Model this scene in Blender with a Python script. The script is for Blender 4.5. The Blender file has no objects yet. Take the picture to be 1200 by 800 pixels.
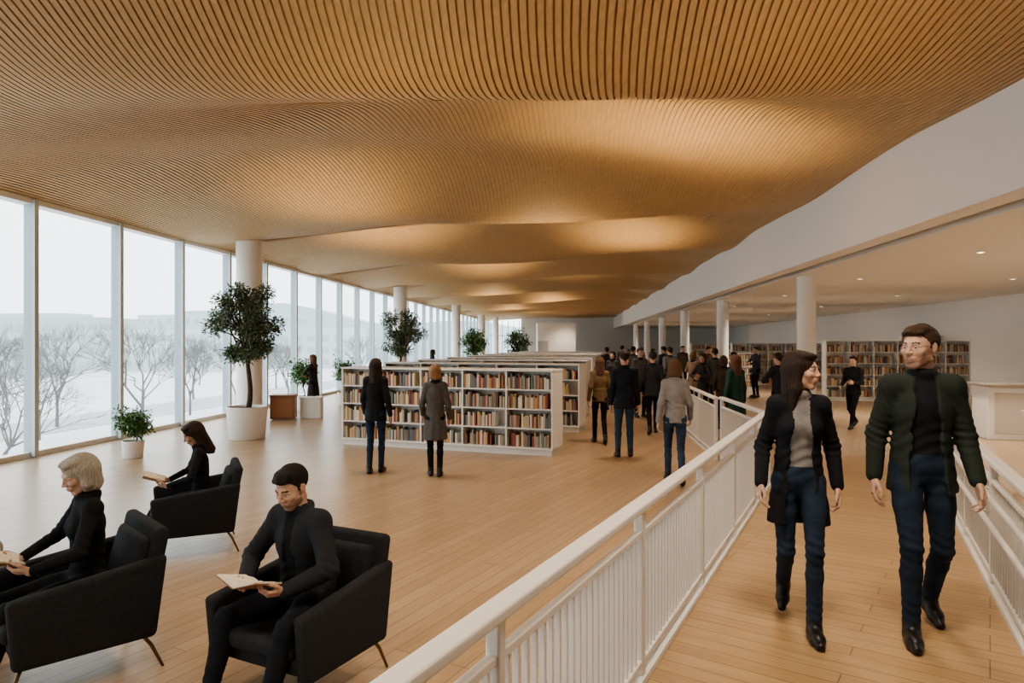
import bpy, bmesh, math, random
import numpy as np
from mathutils import Vector, Matrix
random.seed(7); rng=np.random.RandomState(5)
scene=bpy.context.scene
COL=scene.collection
# ------------------------------------------------------------ materials
_m={}
def mat(name,color,rough=0.6,bump=0.0,bscale=40,var=0.0,vscale=6,metal=0,spec=0.5,coat=0,stretch=None):
    if name in _m: return _m[name]
    m=bpy.data.materials.new(name); m.use_nodes=True; nt=m.node_tree; b=nt.nodes['Principled BSDF']
    b.inputs['Base Color'].default_value=(*color,1); b.inputs['Roughness'].default_value=rough
    b.inputs['Metallic'].default_value=metal; b.inputs['Specular IOR Level'].default_value=spec
    b.inputs['Coat Weight'].default_value=coat
    tc=nt.nodes.new('ShaderNodeTexCoord'); src=tc.outputs['Object']
    if stretch:
        mp=nt.nodes.new('ShaderNodeMapping'); mp.inputs['Scale'].default_value=stretch
        nt.links.new(src,mp.inputs[0]); src=mp.outputs[0]
    if var>0:
        n=nt.nodes.new('ShaderNodeTexNoise'); n.inputs['Scale'].default_value=vscale; n.inputs['Detail'].default_value=4
        nt.links.new(src,n.inputs['Vector'])
        r=nt.nodes.new('ShaderNodeValToRGB'); r.color_ramp.elements[0].position=.3; r.color_ramp.elements[1].position=.7
        r.color_ramp.elements[0].color=(*[c*(1-var) for c in color],1)
        r.color_ramp.elements[1].color=(*[min(1,c*(1+var)) for c in color],1)
        nt.links.new(n.outputs[0],r.inputs[0]); nt.links.new(r.outputs[0],b.inputs['Base Color'])
    if bump>0:
        n2=nt.nodes.new('ShaderNodeTexNoise'); n2.inputs['Scale'].default_value=bscale; n2.inputs['Detail'].default_value=3
        nt.links.new(src,n2.inputs['Vector'])
        bp=nt.nodes.new('ShaderNodeBump'); bp.inputs['Strength'].default_value=bump; bp.inputs['Distance'].default_value=.01
        nt.links.new(n2.outputs[0],bp.inputs['Height']); nt.links.new(bp.outputs[0],b.inputs['Normal'])
    _m[name]=m; return m
def emis(name,color,s):
    m=bpy.data.materials.new(name); m.use_nodes=True; b=m.node_tree.nodes['Principled BSDF']
    b.inputs['Emission Color'].default_value=(*color,1); b.inputs['Emission Strength'].default_value=s
    return m
def plank_mat(name,rot,c1,c2,cm):
    m=bpy.data.materials.new(name); m.use_nodes=True; nt=m.node_tree; b=nt.nodes['Principled BSDF']
    tc=nt.nodes.new('ShaderNodeTexCoord'); mp=nt.nodes.new('ShaderNodeMapping'); mp.inputs['Rotation'].default_value=(0,0,rot)
    nt.links.new(tc.outputs['Object'],mp.inputs[0])
    br=nt.nodes.new('ShaderNodeTexBrick'); br.inputs['Scale'].default_value=1; br.inputs['Brick Width'].default_value=1.7
    br.inputs['Row Height'].default_value=.125; br.inputs['Mortar Size'].default_value=.003; br.offset=.37; br.offset_frequency=3
    br.inputs['Color1'].default_value=(*c1,1); br.inputs['Color2'].default_value=(*c2,1); br.inputs['Mortar'].default_value=(*cm,1)
    br.inputs['Bias'].default_value=0.0
    nt.links.new(mp.outputs[0],br.inputs['Vector'])
    mp2=nt.nodes.new('ShaderNodeMapping'); mp2.inputs['Scale'].default_value=(1.2,16,1); nt.links.new(mp.outputs[0],mp2.inputs[0])
    n=nt.nodes.new('ShaderNodeTexNoise'); n.inputs['Scale'].default_value=3; n.inputs['Detail'].default_value=6
    nt.links.new(mp2.outputs[0],n.inputs['Vector'])
    r=nt.nodes.new('ShaderNodeValToRGB'); r.color_ramp.elements[0].color=(.76,.75,.74,1); r.color_ramp.elements[1].color=(1.08,1.07,1.06,1)
    r.color_ramp.elements[0].position=.25; r.color_ramp.elements[1].position=.75
    nt.links.new(n.outputs[0],r.inputs[0])
    mx=nt.nodes.new('ShaderNodeMix'); mx.data_type='RGBA'; mx.blend_type='MULTIPLY'; mx.inputs[0].default_value=.8
    nt.links.new(br.outputs['Color'],mx.inputs[6]); nt.links.new(r.outputs[0],mx.inputs[7]); nt.links.new(mx.outputs[2],b.inputs['Base Color'])
    b.inputs['Roughness'].default_value=.30
    bp=nt.nodes.new('ShaderNodeBump'); bp.inputs['Strength'].default_value=.25; bp.inputs['Distance'].default_value=.004; bp.invert=True
    nt.links.new(br.outputs['Fac'],bp.inputs['Height']); nt.links.new(bp.outputs[0],b.inputs['Normal'])
    return m
def glass_mat():
    m=bpy.data.materials.new('window_glass'); m.use_nodes=True; nt=m.node_tree; nt.nodes.clear()
    o=nt.nodes.new('ShaderNodeOutputMaterial'); mx=nt.nodes.new('ShaderNodeMixShader'); mx.inputs[0].default_value=.05
    t=nt.nodes.new('ShaderNodeBsdfTransparent'); t.inputs[0].default_value=(.91,.96,.965,1)
    g=nt.nodes.new('ShaderNodeBsdfGlossy'); g.inputs['Roughness'].default_value=.02
    nt.links.new(t.outputs[0],mx.inputs[1]); nt.links.new(g.outputs[0],mx.inputs[2]); nt.links.new(mx.outputs[0],o.inputs[0])
    return m
WHITE=mat('white_paint',(.84,.83,.81),.5,.03,30)
WALLW=mat('wall_plaster',(.84,.83,.81),.8,.05,20)
RAILW=mat('rail_white_enamel',(.76,.74,.71),.35,.02,60)
SHELFW=mat('shelf_white',(.82,.80,.77),.4,.02,40)
MULL=mat('mullion_aluminium',(.38,.46,.49),.35,.02,40,metal=.2)
CEILW=mat('ceiling_oak_slats',(.54,.365,.19),.6,.1,30,var=.10,vscale=3,stretch=(10,.6,10))
CEILB=mat('ceiling_backing_oak',(.46,.305,.155),.8,.1,30,var=.1,vscale=3)
FLOORM=plank_mat('floor_oak_planks',math.radians(-62),(.50,.365,.24),(.425,.30,.19),(.20,.13,.075))
WALKM=plank_mat('walkway_oak_planks',math.radians(35),(.50,.345,.195),(.43,.285,.155),(.20,.12,.06))
# ------------------------------------------------------------ mesh builder
class MB:
    def __init__(s): s.v=[];s.f=[];s.m=[]
    def quadbox(s,c8,mi=0):
        n=len(s.v); s.v+= [tuple(p) for p in c8]
        for f in ((0,3,2,1),(4,5,6,7),(0,1,5,4),(1,2,6,5),(2,3,7,6),(3,0,4,7)):
            s.f.append(tuple(n+i for i in f)); s.m.append(mi)
    def box(s,c,d,mi=0,M=None):
        x,y,z=c; a,b,e=d[0]/2,d[1]/2,d[2]/2
        P=[Vector((x+i*a,y+j*b,z+k*e)) for k in (-1,1) for i,j in ((-1,-1),(1,-1),(1,1),(-1,1))]
        if M: P=[M@p for p in P]
        s.quadbox(P,mi)
    def tube(s,pts,rad,n=8,mi=0,cap=True,flat=1.0):
        pts=[Vector(p) for p in pts]; base=len(s.v); N=len(pts)
        up=Vector((0,0,1)); 
        for i,p in enumerate(pts):
            t=(pts[min(i+1,N-1)]-pts[max(i-1,0)]).normalized()
            ref=up if abs(t.z)<.95 else Vector((1,0,0))
            a=t.cross(ref).normalized(); b=a.cross(t).normalized()
            r=rad[i] if hasattr(rad,'__len__') else rad
            for k in range(n):
                th=2*math.pi*k/n; s.v.append(tuple(p+a*r*math.cos(th)+b*r*flat*math.sin(th)))
        for i in range(N-1):
            for k in range(n):
                k2=(k+1)%n; s.f.append((base+i*n+k,base+i*n+k2,base+(i+1)*n+k2,base+(i+1)*n+k)); s.m.append(mi)
        if cap:
            s.f.append(tuple(base+k for k in range(n))[::-1]); s.m.append(mi)
            s.f.append(tuple(base+(N-1)*n+k for k in range(n))); s.m.append(mi)
    def lathe(s,prof,c=(0,0),n=32,mi=0):
        base=len(s.v)
        for r,z in prof:
            for k in range(n):
                th=2*math.pi*k/n; s.v.append((c[0]+r*math.cos(th),c[1]+r*math.sin(th),z))
        for i in range(len(prof)-1):
            for k in range(n):
                k2=(k+1)%n; s.f.append((base+i*n+k,base+i*n+k2,base+(i+1)*n+k2,base+(i+1)*n+k)); s.m.append(mi)
    def obj(s,name,mats,parent=None,smooth=False,bevel=0,loc=None,M=None):
        me=bpy.data.meshes.new(name); me.from_pydata(s.v,[],s.f); 
        for m in mats: me.materials.append(m)
        me.polygons.foreach_set('material_index',s.m)
        if smooth: me.polygons.foreach_set('use_smooth',[True]*len(s.f))
        me.update()
        o=bpy.data.objects.new(name,me); COL.objects.link(o)
        if M is not None: o.matrix_world=M
        if parent: o.parent=parent
        if bevel:
            b=o.modifiers.new('bevel','BEVEL'); b.width=bevel; b.segments=3; b.limit_method='ANGLE'
        return o
def empty(name,M=None):
    e=bpy.data.objects.new(name,None); COL.objects.link(e); e.empty_display_size=.2
    if M is not None: e.matrix_world=M
    return e
def place(x,y,z=0,ang=0): return Matrix.Translation((x,y,z))@Matrix.Rotation(ang,4,'Z')
# ------------------------------------------------------------ room layout
Y0,Y1=-8.0,74.0
wl=lambda d:-8.966+.0875*d      # window wall
fs=lambda d:5.0+.0863*d         # fascia
rw=lambda d:13.8+.12*d          # right wall
mb=MB(); mb.quadbox([(wl(Y0)-.3,Y0-.3,-.3),(rw(Y0)+.3,Y0-.3,-.3),(rw(Y1)+.3,Y1+.3,-.3),(wl(Y1)-.3,Y1+.3,-.3),
   (wl(Y0)-.3,Y0-.3,0),(rw(Y0)+.3,Y0-.3,0),(rw(Y1)+.3,Y1+.3,0),(wl(Y1)-.3,Y1+.3,0)]); mb.obj('floor',[FLOORM])
# wavy oak ceiling
def sst(a,b,x): t=min(max((x-a)/(b-a),0),1); return t*t*(3-2*t)
def cz(u,y):
    s=math.sin(math.pi*min(max(u,0),1))**.8
    ph=2*math.pi*(y-14.0)/7.1
    c=.5+.5*math.cos(ph+2.2*(u-.55)+.5*math.sin(y*.21+3*u))
    w=-.66*c**2.0+.09*math.sin(ph*1.9-5*u+1)
    return 4.27+.36*u+s*(.70+w)
def ribdepth(u,y):     # slats stand proud near the entrance, flush further in
    edge=7.3+1.9*math.sin(math.pi*min(max((u-.0)/.55,0),1))*(u<.55)+ .9*math.sin(2*math.pi*u*1.5+.5)*(u>=.55)+1.2*(u>=.55)*sst(.55,.9,u)
    return .005+.021*(1-sst(edge-.5,edge+1.2,y))
ys=list(np.arange(Y0,30,.25))+list(np.arange(30,Y1+.01,.6)); ys[-1]=Y1
NS=188; V=[];Fc=[]
for i in range(NS):
    for j,y in enumerate(ys):
        u=(i+.5)/NS; s=math.sin(math.pi*u)
        uu=u+s*(.010*math.sin(y*.55+2*u)+.004*math.sin(y*1.3+5*u))
        xl,xr=wl(y),fs(y); x=xl+(xr-xl)*uu; z=cz(uu,y); rd=ribdepth(u,y)
        w=.0350-.008*min(1,rd/.026)
        V+=[(x-w,y,z+.02),(x-w,y,z-rd+.007),(x+w,y,z-rd+.007),(x+w,y,z+.02)]
    b0=i*len(ys)*4
    for j in range(len(ys)-1):
        a=b0+j*4; c=a+4
        Fc+=[(a,a+1,c+1,c),(a+1,a+2,c+2,c+1),(a+2,a+3,c+3,c+2)]
b0=len(V); NU=94; mi=[0]*len(Fc)
ys2=ys
for y in ys2:
    for k in range(NU+1):
        u=k/NU; V.append((wl(y)+(fs(y)-wl(y))*u,y,cz(u,y)+.009))
for j in range(len(ys2)-1):
    for k in range(NU):
        a=b0+j*(NU+1)+k; Fc.append((a,a+1,a+NU+2,a+NU+1)); mi.append(1)
c=MB(); c.v=V;c.f=Fc;c.m=mi; c.obj('ceiling',[CEILW,CEILB])
mb=MB(); mb.quadbox([(wl(Y0)-.4,Y0-.4,5.7),(rw(Y0)+.4,Y0-.4,5.7),(rw(Y1)+.4,Y1+.4,5.7),(wl(Y1)-.4,Y1+.4,5.7),
 (wl(Y0)-.4,Y0-.4,5.9),(rw(Y0)+.4,Y0-.4,5.9),(rw(Y1)+.4,Y1+.4,5.9),(wl(Y1)-.4,Y1+.4,5.9)]); mb.obj('roof_slab',[WALLW])
def wallseg(name,x0,y0,x1,y1,z0,z1,t,m):
    d=Vector((x1-x0,y1-y0,0)).normalized(); n=Vector((-d.y,d.x,0))*t
    p=[Vector((x0,y0,0)),Vector((x1,y1,0)),Vector((x1,y1,0))+n,Vector((x0,y0,0))+n]
    b=MB(); b.quadbox([(q.x,q.y,z0) for q in p]+[(q.x,q.y,z1) for q in p]); return b.obj(name,[m])
wallseg('trim_fascia',fs(Y1),Y1,fs(Y0),Y0,3.5,4.85,-.35,WALLW)
mb=MB(); mb.quadbox([(fs(Y0)+.3,Y0,3.5),(rw(Y0),Y0,3.5),(rw(Y1),Y1,3.5),(fs(Y1)+.3,Y1,3.5),
 (fs(Y0)+.3,Y0,3.6),(rw(Y0),Y0,3.6),(rw(Y1),Y1,3.6),(fs(Y1)+.3,Y1,3.6)]); mb.obj('ceiling_lower',[WALLW])
wallseg('wall_right',rw(Y0),Y0,rw(Y1),Y1,0,5.7,-.3,WALLW)
wallseg('wall_back',wl(Y0)-.2,Y0,rw(Y0),Y0,0,5.7,-.3,WALLW)
wallseg('wall_front',1.0,Y1,rw(Y1),Y1,0,5.7,.3,WALLW)
wallseg('wall_header_left',wl(Y0),Y0,wl(Y1),Y1,4.27,5.7,.3,WALLW)
GL=glass_mat()
dy=2.15
Ym=[11.33+dy*k for k in range(-9,30) if Y0<11.33+dy*k<Y1]
fr=MB(); ang=math.atan2(-.0875,1)
for y in Ym:
    M=place(wl(y),y,0,ang)
    fr.box((-.02,0,2.15),(.20,.05,4.25),0,M); fr.box((.07,0,2.15),(.05,.09,4.25),1,M)
fr.obj('window_mullions',[MULL,mat('mullion_white',(.60,.65,.66),.4)])
wallseg('trim_window_sill',wl(Y0),Y0,wl(Y1),Y1,0,.09,.2,WHITE)
wallseg('trim_window_head',wl(Y0)+.05,Y0,wl(Y1)+.05,Y1,4.2,4.3,.25,WHITE)
for k,(a,b_) in enumerate(zip([Y0]+Ym,Ym+[Y1])):
    g=MB(); g.v=[(wl(a)-.03,a,.09),(wl(b_)-.03,b_,.09),(wl(b_)-.03,b_,4.25),(wl(a)-.03,a,4.25)]; g.f=[(0,1,2,3)]; g.m=[0]; g.obj('window_%d'%(k+1),[GL])
fr=MB()
for k in range(6):
    x=wl(Y1)+.2+k*.62; fr.box((x,Y1,2.15),(.07,.12,4.3))
fr.box((-.8,Y1,.05),(3.6,.2,.1)); fr.box((-.8,Y1,2.7),(3.6,.12,.08)); fr.obj('window_frame_end',[MULL])
mb=MB(); mb.box((4.2,66,1.9),(3.6,4,3.8)); mb.box((2.9,63.96,1.05),(.95,.06,2.1),1)
mb.obj('service_core',[WALLW,mat('door_grey',(.45,.45,.44),.5)],bevel=.02)
wallseg('baseboard_right',rw(Y0)-.02,Y0,rw(Y1)-.02,Y1,0,.12,.03,WHITE)
def column(x,y,r,h,n=40):
    b=MB(); b.lathe([(r+.02,0),(r+.02,.05),(r,.06),(r,h)],n=n); b.obj('column',[WHITE],smooth=True,M=place(x,y))
for d in (16.5,31,46,59,70): column(-6.35+.0875*(d-16.5)+0,d,.30,5.2)
for d in (16.4,25.5,34,42.5,51,60): column(7.07+.0875*(d-16.4),d,.215,3.5)
DL=emis('downlight_glow',(1,.86,.66),6)
for d in (7,12,17,23,30,38,48,58):
    for off in (2.2,6.0):
        x=fs(d)+off
        b=MB(); b.lathe([(.0,3.492),(.055,3.492)],n=16,mi=1); b.lathe([(.055,3.485),(.075,3.485),(.08,3.50)],n=16)
        b.obj('ceiling_downlight',[WHITE,DL],M=place(x,d))
# ------------------------------------------------------------ walkway + railings
LE=lambda d:-1.15+.512*d
RE=lambda d:.95+.512*d
wz=.19
b=MB()
P=[(-3,wz),(8.6,wz),(11.4,.004)]
for (d0,z0),(d1,z1) in zip(P,P[1:]):
    b.quadbox([(LE(d0),d0,-.01),(RE(d0),d0,-.01),(RE(d1),d1,-.01),(LE(d1),d1,-.01),(LE(d0),d0,z0),(RE(d0),d0,z0),(RE(d1),d1,z1),(LE(d1),d1,z1)])
b.obj('walkway_floor',[WALKM])
def railing(name,p0,p1,z,posts=None,pitch=.075,H=.91,pipes=False,side=1,close=True):
    p0=Vector((*p0,z));p1=Vector((*p1,z)); L=(p1-p0).length; ang=math.atan2((p1-p0).y,(p1-p0).x)
    E=empty(name,Matrix.Translation(p0)@Matrix.Rotation(ang,4,'Z'))
    t=MB(); t.box((L/2,0,H-.02),(L+.06,.085,.042)); o=t.obj('handrail',[RAILW],E,bevel=.012)
    t=MB(); t.box((L/2,0,H-.16),(L,.035,.03)); t.box((L/2,0,.10),(L,.04,.035)); t.box((L/2,0,.02),(L,.07,.04)); t.obj('rails',[RAILW],E,bevel=.005)
    n=max(1,round(L/1.42)); 
    t=MB()
    px=[i*L/n for i in range(n+1)] if posts is None else posts
    for x in px: t.box((x,0,H/2-.02),(.05,.05,H-.04))
    t.obj('posts',[RAILW],E,bevel=.01)
    t=MB(); x=pitch/2
    while x<L:
        if min(abs(x-q) for q in px)>.035: t.box((x,0,(H-.16+.10)/2),(.014,.022,H-.26))
        x+=pitch
    t.obj('balusters',[RAILW],E)
    if pipes:
        t=MB()
        for hz in (.55,.72):
            t.tube([(0,.09*side,hz),(L,.09*side,hz)],.018,10)
        for x in px:
            for hz in (.55,.72): t.tube([(x,0,hz-.03),(x,.09*side,hz)],.010,6)
        t.obj('pipe_rails',[RAILW],E,smooth=True)
    return E
def onL(d): return (LE(d)+.03,d)
def onR(d): return (RE(d)-.03,d)
f=math.hypot(1,.512)
pd=[d for d in (-2.85,-1.6,-.3,.85,2.09,3.45,4.75,5.93,7.05,8.2)]
railing('railing',onL(-2.9),onL(8.25),wz,[ (d+2.9)*f for d in pd],.068)
railing('railing',onR(-2.9),onR(8.2),wz,[ (d+2.9)*f for d in pd],.085,pipes=True,side=1)
railing('railing',(3.16,8.7),(3.32,10.8),0,None,.075,H=1.05)
railing('railing',(3.32,11.1),(3.85,16),0,None,.075,H=1.02)
# ------------------------------------------------------------ bookshelves
bookcols=[(.28,.08,.06),(.62,.52,.38),(.08,.08,.09),(.45,.26,.13),(.74,.69,.60),(.12,.15,.20),(.38,.19,.11),(.20,.24,.20),(.55,.40,.20),(.40,.37,.34),(.55,.32,.17),(.72,.63,.50)]
BK=[mat('book_cover_%d'%i,c,.55,.03,80) for i,c in enumerate(bookcols)]
PAPER=mat('book_paper',(.80,.72,.58),.8,.05,200)
def bookshelf(x,y,ang,Lm,H,bays,tiers,double=True,depth=.62,fill=.93):
    E=empty('bookshelf',place(x,y,0,ang)); f=MB(); t=.032; dp=depth
    f.box((Lm/2,dp/2,.05),(Lm-.06,dp-.08,.1))
    f.box((Lm/2,dp/2,H-t/2),(Lm+.02,dp+.02,t)); f.box((Lm/2,dp/2,.10+t/2),(Lm,dp,t))
    for k in range(bays+1): f.box((t/2+k*(Lm-t)/bays,dp/2,(H+.1)/2),(t,dp-.004,H-.1-.002))
    if double: f.box((Lm/2,dp/2,(H+.1)/2),(Lm-.01,.02,H-.12))
    else: f.box((Lm/2,dp-.012,(H+.1)/2),(Lm-.01,.02,H-.12))
    th=(H-.1-t)/tiers
    for k in range(1,tiers): f.box((Lm/2,dp/2,.1+t/2+k*th),(Lm-.01,dp-.012,.024))
    f.obj('frame',[SHELFW],E,bevel=.003)
    bk=MB(); bw=(Lm-t)/bays
    for side in ((0,1) if double else (0,)):
        for bi in range(bays):
            for ti in range(tiers):
                z0=.1+t+ti*th+(-.002 if ti else 0)+.0; xa=t+bi*bw+.005; xe=xa+bw-t-.01
                xe2=xa+(xe-xa)*random.choice([1,1,1,.92,.8,.97]); x0=xa
                while x0<xe2-.05:
                    w=random.uniform(.018,.045); h=min(th-.06,random.uniform(.17,.26)); dd=random.uniform(.14,.20)
                    if random.random()>fill: x0+=random.uniform(.02,.07); continue
                    ya=.035+random.uniform(0,.02); 
                    cy=ya+dd/2 if side==0 else dp-ya-dd/2
                    bk.box((x0+w/2,cy,z0+h/2),(w-.002,dd,h),random.randrange(len(BK))); x0+=w
    bk.obj('books',BK,E)
    return E
sa=math.atan2(-1.4,3.88)
for k in range(9):
    xr=.68+.50*k+(.25 if k else 0); yr=11.4+3.1*k
    Lm=4.12+(0 if k==0 else .6)
    a=sa*(1 if k<2 else .8)
    x0=xr-Lm*math.cos(a); y0=yr-Lm*math.sin(a)
    bookshelf(x0,y0,a,Lm,1.45,5,4)
for x,y,Lm,H,bays in ((10.3,22.4,4.6,1.98,6),(10.0,31,4.0,1.9,5),(10.5,40,5,1.9,6),(8.3,27.5,1.6,1.5,2),(15.4,27,1.6,2.2,2)):
    bookshelf(x,y,math.radians(-3),Lm,H,bays,5,double=False,depth=.34)
b=MB(); b.box((0,0,.52),(3.6,.7,1.04)); b.box((0,-.03,1.07),(3.8,.85,.06),1); b.box((0,-.36,.52),(3.4,.03,.8),2)
b.obj('reception_desk',[WHITE,mat('desk_top_grey',(.30,.26,.22),.4),mat('desk_panel',(.62,.58,.52),.5)],bevel=.015,M=place(11.2,13.4,0,math.radians(-12)))
b=MB(); b.box((0,0,.5),(4.2,.14,1.0)); b.box((0,0,1.02),(4.25,.2,.05)); b.obj('parapet_wall',[WHITE],bevel=.01,M=place(8.6,8.9,0,math.radians(8)))
# ------------------------------------------------------------ plants
BARK=mat('bark',(.09,.055,.035),.9,.4,60,var=.3,vscale=20); SOIL=mat('soil',(.05,.035,.025),1,.5,80)
LEAFS=[mat('leaf_dark',(.055,.085,.045),.5),mat('leaf_mid',(.10,.145,.07),.5),mat('leaf_pale',(.19,.24,.14),.5)]
LEAFB=[mat('leaf_green_dark',(.04,.10,.03),.45),mat('leaf_green',(.08,.19,.05),.45),mat('leaf_green_pale',(.16,.30,.09),.45)]
def leafcloud(b,clusters,n,ls,mi0=0,nm=3,droop=.3):
    tot=sum(c[3]**2 for c in clusters)
    for (cx,cy,cz_,r) in clusters:
        for _ in range(int(n*r*r/tot)):
            v=Vector((random.gauss(0,1),random.gauss(0,1),random.gauss(0,1))).normalized()
            rr=r*(random.random()**.45)*random.uniform(.8,1.35)
            p=Vector((cx,cy,cz_))+Vector((v.x,v.y,v.z*.85))*rr
            d=(v+Vector((random.gauss(0,.6),random.gauss(0,.6),random.gauss(0,.6)-droop))).normalized()
            sd=d.cross(Vector((random.gauss(0,1),random.gauss(0,1),random.gauss(0,1)))).normalized()
            l=ls*random.uniform(.7,1.3); w=l*.19; n0=len(b.v)
            mid=p+d*l*.45
            b.v+=[tuple(p),tuple(mid+sd*w),tuple(p+d*l),tuple(mid-sd*w)]
            b.f.append((n0,n0+1,n0+2,n0+3)); b.m.append(mi0+random.randrange(nm))
def pot(E,r,h,m=WHITE):
    b=MB(); b.lathe([(0,.0),(r*.86,.0),(r*.88,.01),(r,h-.02),(r*1.0,h),(r*.93,h),(r*.92,h-.06)],n=40); b.obj('pot',[m],E,smooth=True)
    b=MB(); b.lathe([(r*.925,h-.05),(0,h-.04)],n=24); b.obj('soil',[SOIL],E)
def tree(name,x,y,pr,ph,th,clusters,n,ls,leaves=LEAFS,tr=.05,rot=0):
    E=empty(name,place(x,y,0,rot)); pot(E,pr,ph)
    b=MB(); pts=[]
    for i in range(9):
        t=i/8; pts.append((.05*math.sin(t*5)*(1-t)+.02,.03*math.sin(t*4+1),ph-.06+(th-ph+.06)*t))
    b.tube(pts,[tr*(1-.45*i/8) for i in range(9)],10)
    for c in clusters:
        s=Vector(pts[random.choice((5,6,7,8))]); e=Vector(c[:3]); m1=s.lerp(e,.5)+Vector((random.uniform(-.06,.06),random.uniform(-.06,.06),.05))
        b.tube([s,m1,e],[tr*.42,tr*.28,tr*.1],6)
        for _ in range(7):
            v=Vector((random.gauss(0,1),random.gauss(0,1),random.gauss(0,1))).normalized()*c[3]*.95
            b.tube([m1.lerp(e,random.random()),e+v*.5+Vector((0,0,.03)),e+v],[tr*.12,tr*.08,tr*.04],4)
    b.obj('trunk_and_branches',[BARK],E,smooth=True)
    b=MB(); leafcloud(b,clusters,n,ls); b.obj('leaves',leaves,E)
    return E
cl=[]
for i in range(36):
    a=random.uniform(0,6.28); z=random.uniform(-.80,.82); r=math.sqrt(max(0,1-(z/.95)**2))*.64*random.uniform(.35,1.05)
    cl.append((math.cos(a)*r,math.sin(a)*r,2.30+z*.85,random.uniform(.12,.22)))
tree('potted_olive_tree',-5.28,13.6,.39,.64,2.0,cl,9500,.07,tr=.055)
tree('potted_olive_tree',-3.75,23.0,.38,.6,1.9,[(c[0]*1.1,c[1]*1.1,c[2]*.97-.0,c[3]*1.1) for c in cl],5200,.09,tr=.05,rot=2)
cb=[(math.cos(a)*.13*k,math.sin(a)*.13*k,.50+random.uniform(-.08,.26),.13) for k in (.3,1,1.3) for a in np.arange(0,6.2,1.0)]
tree('potted_shrub',-6.30,11.35,.17,.28,.5,cb,2400,.06,LEAFB,tr=.012)
cb2=[(c[0]*1.3,c[1]*1.3,c[2]*1.6+.15,c[3]*1.4) for c in cb]
tree('potted_shrub',-5.95,19.4,.22,.4,.8,cb2,1600,.09,LEAFB,tr=.02)
tree('potted_shrub',-5.1,20.8,.22,.4,.9,cb2,1200,.09,LEAFB,tr=.02)
tree('potted_olive_tree',-2.0,36,.4,.6,1.7,[(c[0],c[1],c[2]*.85,c[3]*1.1) for c in cl],1600,.14,LEAFB)
tree('potted_olive_tree',.3,38,.4,.6,1.7,[(c[0],c[1],c[2]*.85,c[3]*1.2) for c in cl],1600,.14,LEAFB)
tree('potted_olive_tree',-2.6,48,.4,.6,1.7,[(c[0],c[1],c[2]*.85,c[3]*1.2) for c in cl],1200,.15,LEAFB)
b=MB(); b.box((0,0,.30),(.58,.45,.56)); b.box((0,0,.595),(.62,.49,.03)); b.box((0,-.226,.30),(.50,.012,.46),1)
b.obj('wooden_cabinet',[mat('walnut',(.28,.12,.055),.5,.1,25,var=.2,vscale=8,stretch=(1,1,8)),mat('walnut_face',(.34,.15,.07),.5,.1,25)],bevel=.008,M=place(-5.72,17.1,0,.15))
b=MB(); b.box((0,0,.25),(.5,.4,.5)); b.box((0,0,.515),(.54,.44,.03)); b.obj('display_plinth',[WHITE],bevel=.008,M=place(-5.1,17.4,0,.1))
# ------------------------------------------------------------ outside world
SNOW=mat('snow_ground',(.60,.62,.635),.9,.3,.5,var=.08,vscale=.08)
mb=MB(); mb.box((-260,60,-5.6),(500,700,.2)); mb.obj('ground_outside',[SNOW])
ASPH=mat('wet_path',(.36,.38,.40),.7,var=.1,vscale=.3)
mb=MB(); 
mb.quadbox([(-60,-40,-5.5),(-52,-40,-5.5),(-22,160,-5.5),(-32,160,-5.5),(-60,-40,-5.46),(-52,-40,-5.46),(-22,160,-5.46),(-32,160,-5.46)])
mb.quadbox([(-120,45,-5.5),(-20,34,-5.5),(-20,37,-5.5),(-120,50,-5.5),(-120,45,-5.47),(-20,34,-5.47),(-20,37,-5.47),(-120,50,-5.47)])
mb.obj('outdoor_path',[ASPH])
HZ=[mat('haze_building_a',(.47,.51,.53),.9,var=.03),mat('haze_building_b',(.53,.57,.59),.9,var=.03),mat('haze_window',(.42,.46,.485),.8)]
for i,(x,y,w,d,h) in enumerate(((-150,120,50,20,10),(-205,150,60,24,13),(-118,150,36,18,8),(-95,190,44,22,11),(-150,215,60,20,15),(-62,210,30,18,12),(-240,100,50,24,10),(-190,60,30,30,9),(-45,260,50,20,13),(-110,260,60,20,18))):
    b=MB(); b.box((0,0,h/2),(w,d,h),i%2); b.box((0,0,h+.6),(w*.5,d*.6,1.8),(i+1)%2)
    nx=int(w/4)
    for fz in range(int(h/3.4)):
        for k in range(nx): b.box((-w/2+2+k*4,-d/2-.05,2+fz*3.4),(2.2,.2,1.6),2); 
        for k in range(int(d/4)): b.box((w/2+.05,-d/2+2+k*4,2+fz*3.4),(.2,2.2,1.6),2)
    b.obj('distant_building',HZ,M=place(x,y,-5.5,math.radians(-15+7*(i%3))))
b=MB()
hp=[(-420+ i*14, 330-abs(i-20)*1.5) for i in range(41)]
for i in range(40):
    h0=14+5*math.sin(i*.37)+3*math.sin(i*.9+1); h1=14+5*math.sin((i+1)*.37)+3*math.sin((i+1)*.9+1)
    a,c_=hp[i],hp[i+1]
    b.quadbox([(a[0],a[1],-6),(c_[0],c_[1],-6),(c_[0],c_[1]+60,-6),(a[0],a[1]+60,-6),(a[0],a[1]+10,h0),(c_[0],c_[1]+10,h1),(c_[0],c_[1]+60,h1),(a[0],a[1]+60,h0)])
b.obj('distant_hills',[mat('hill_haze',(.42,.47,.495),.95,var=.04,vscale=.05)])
TW=[mat('bare_bark_hazy',(.17,.165,.16),.95)]
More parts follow.
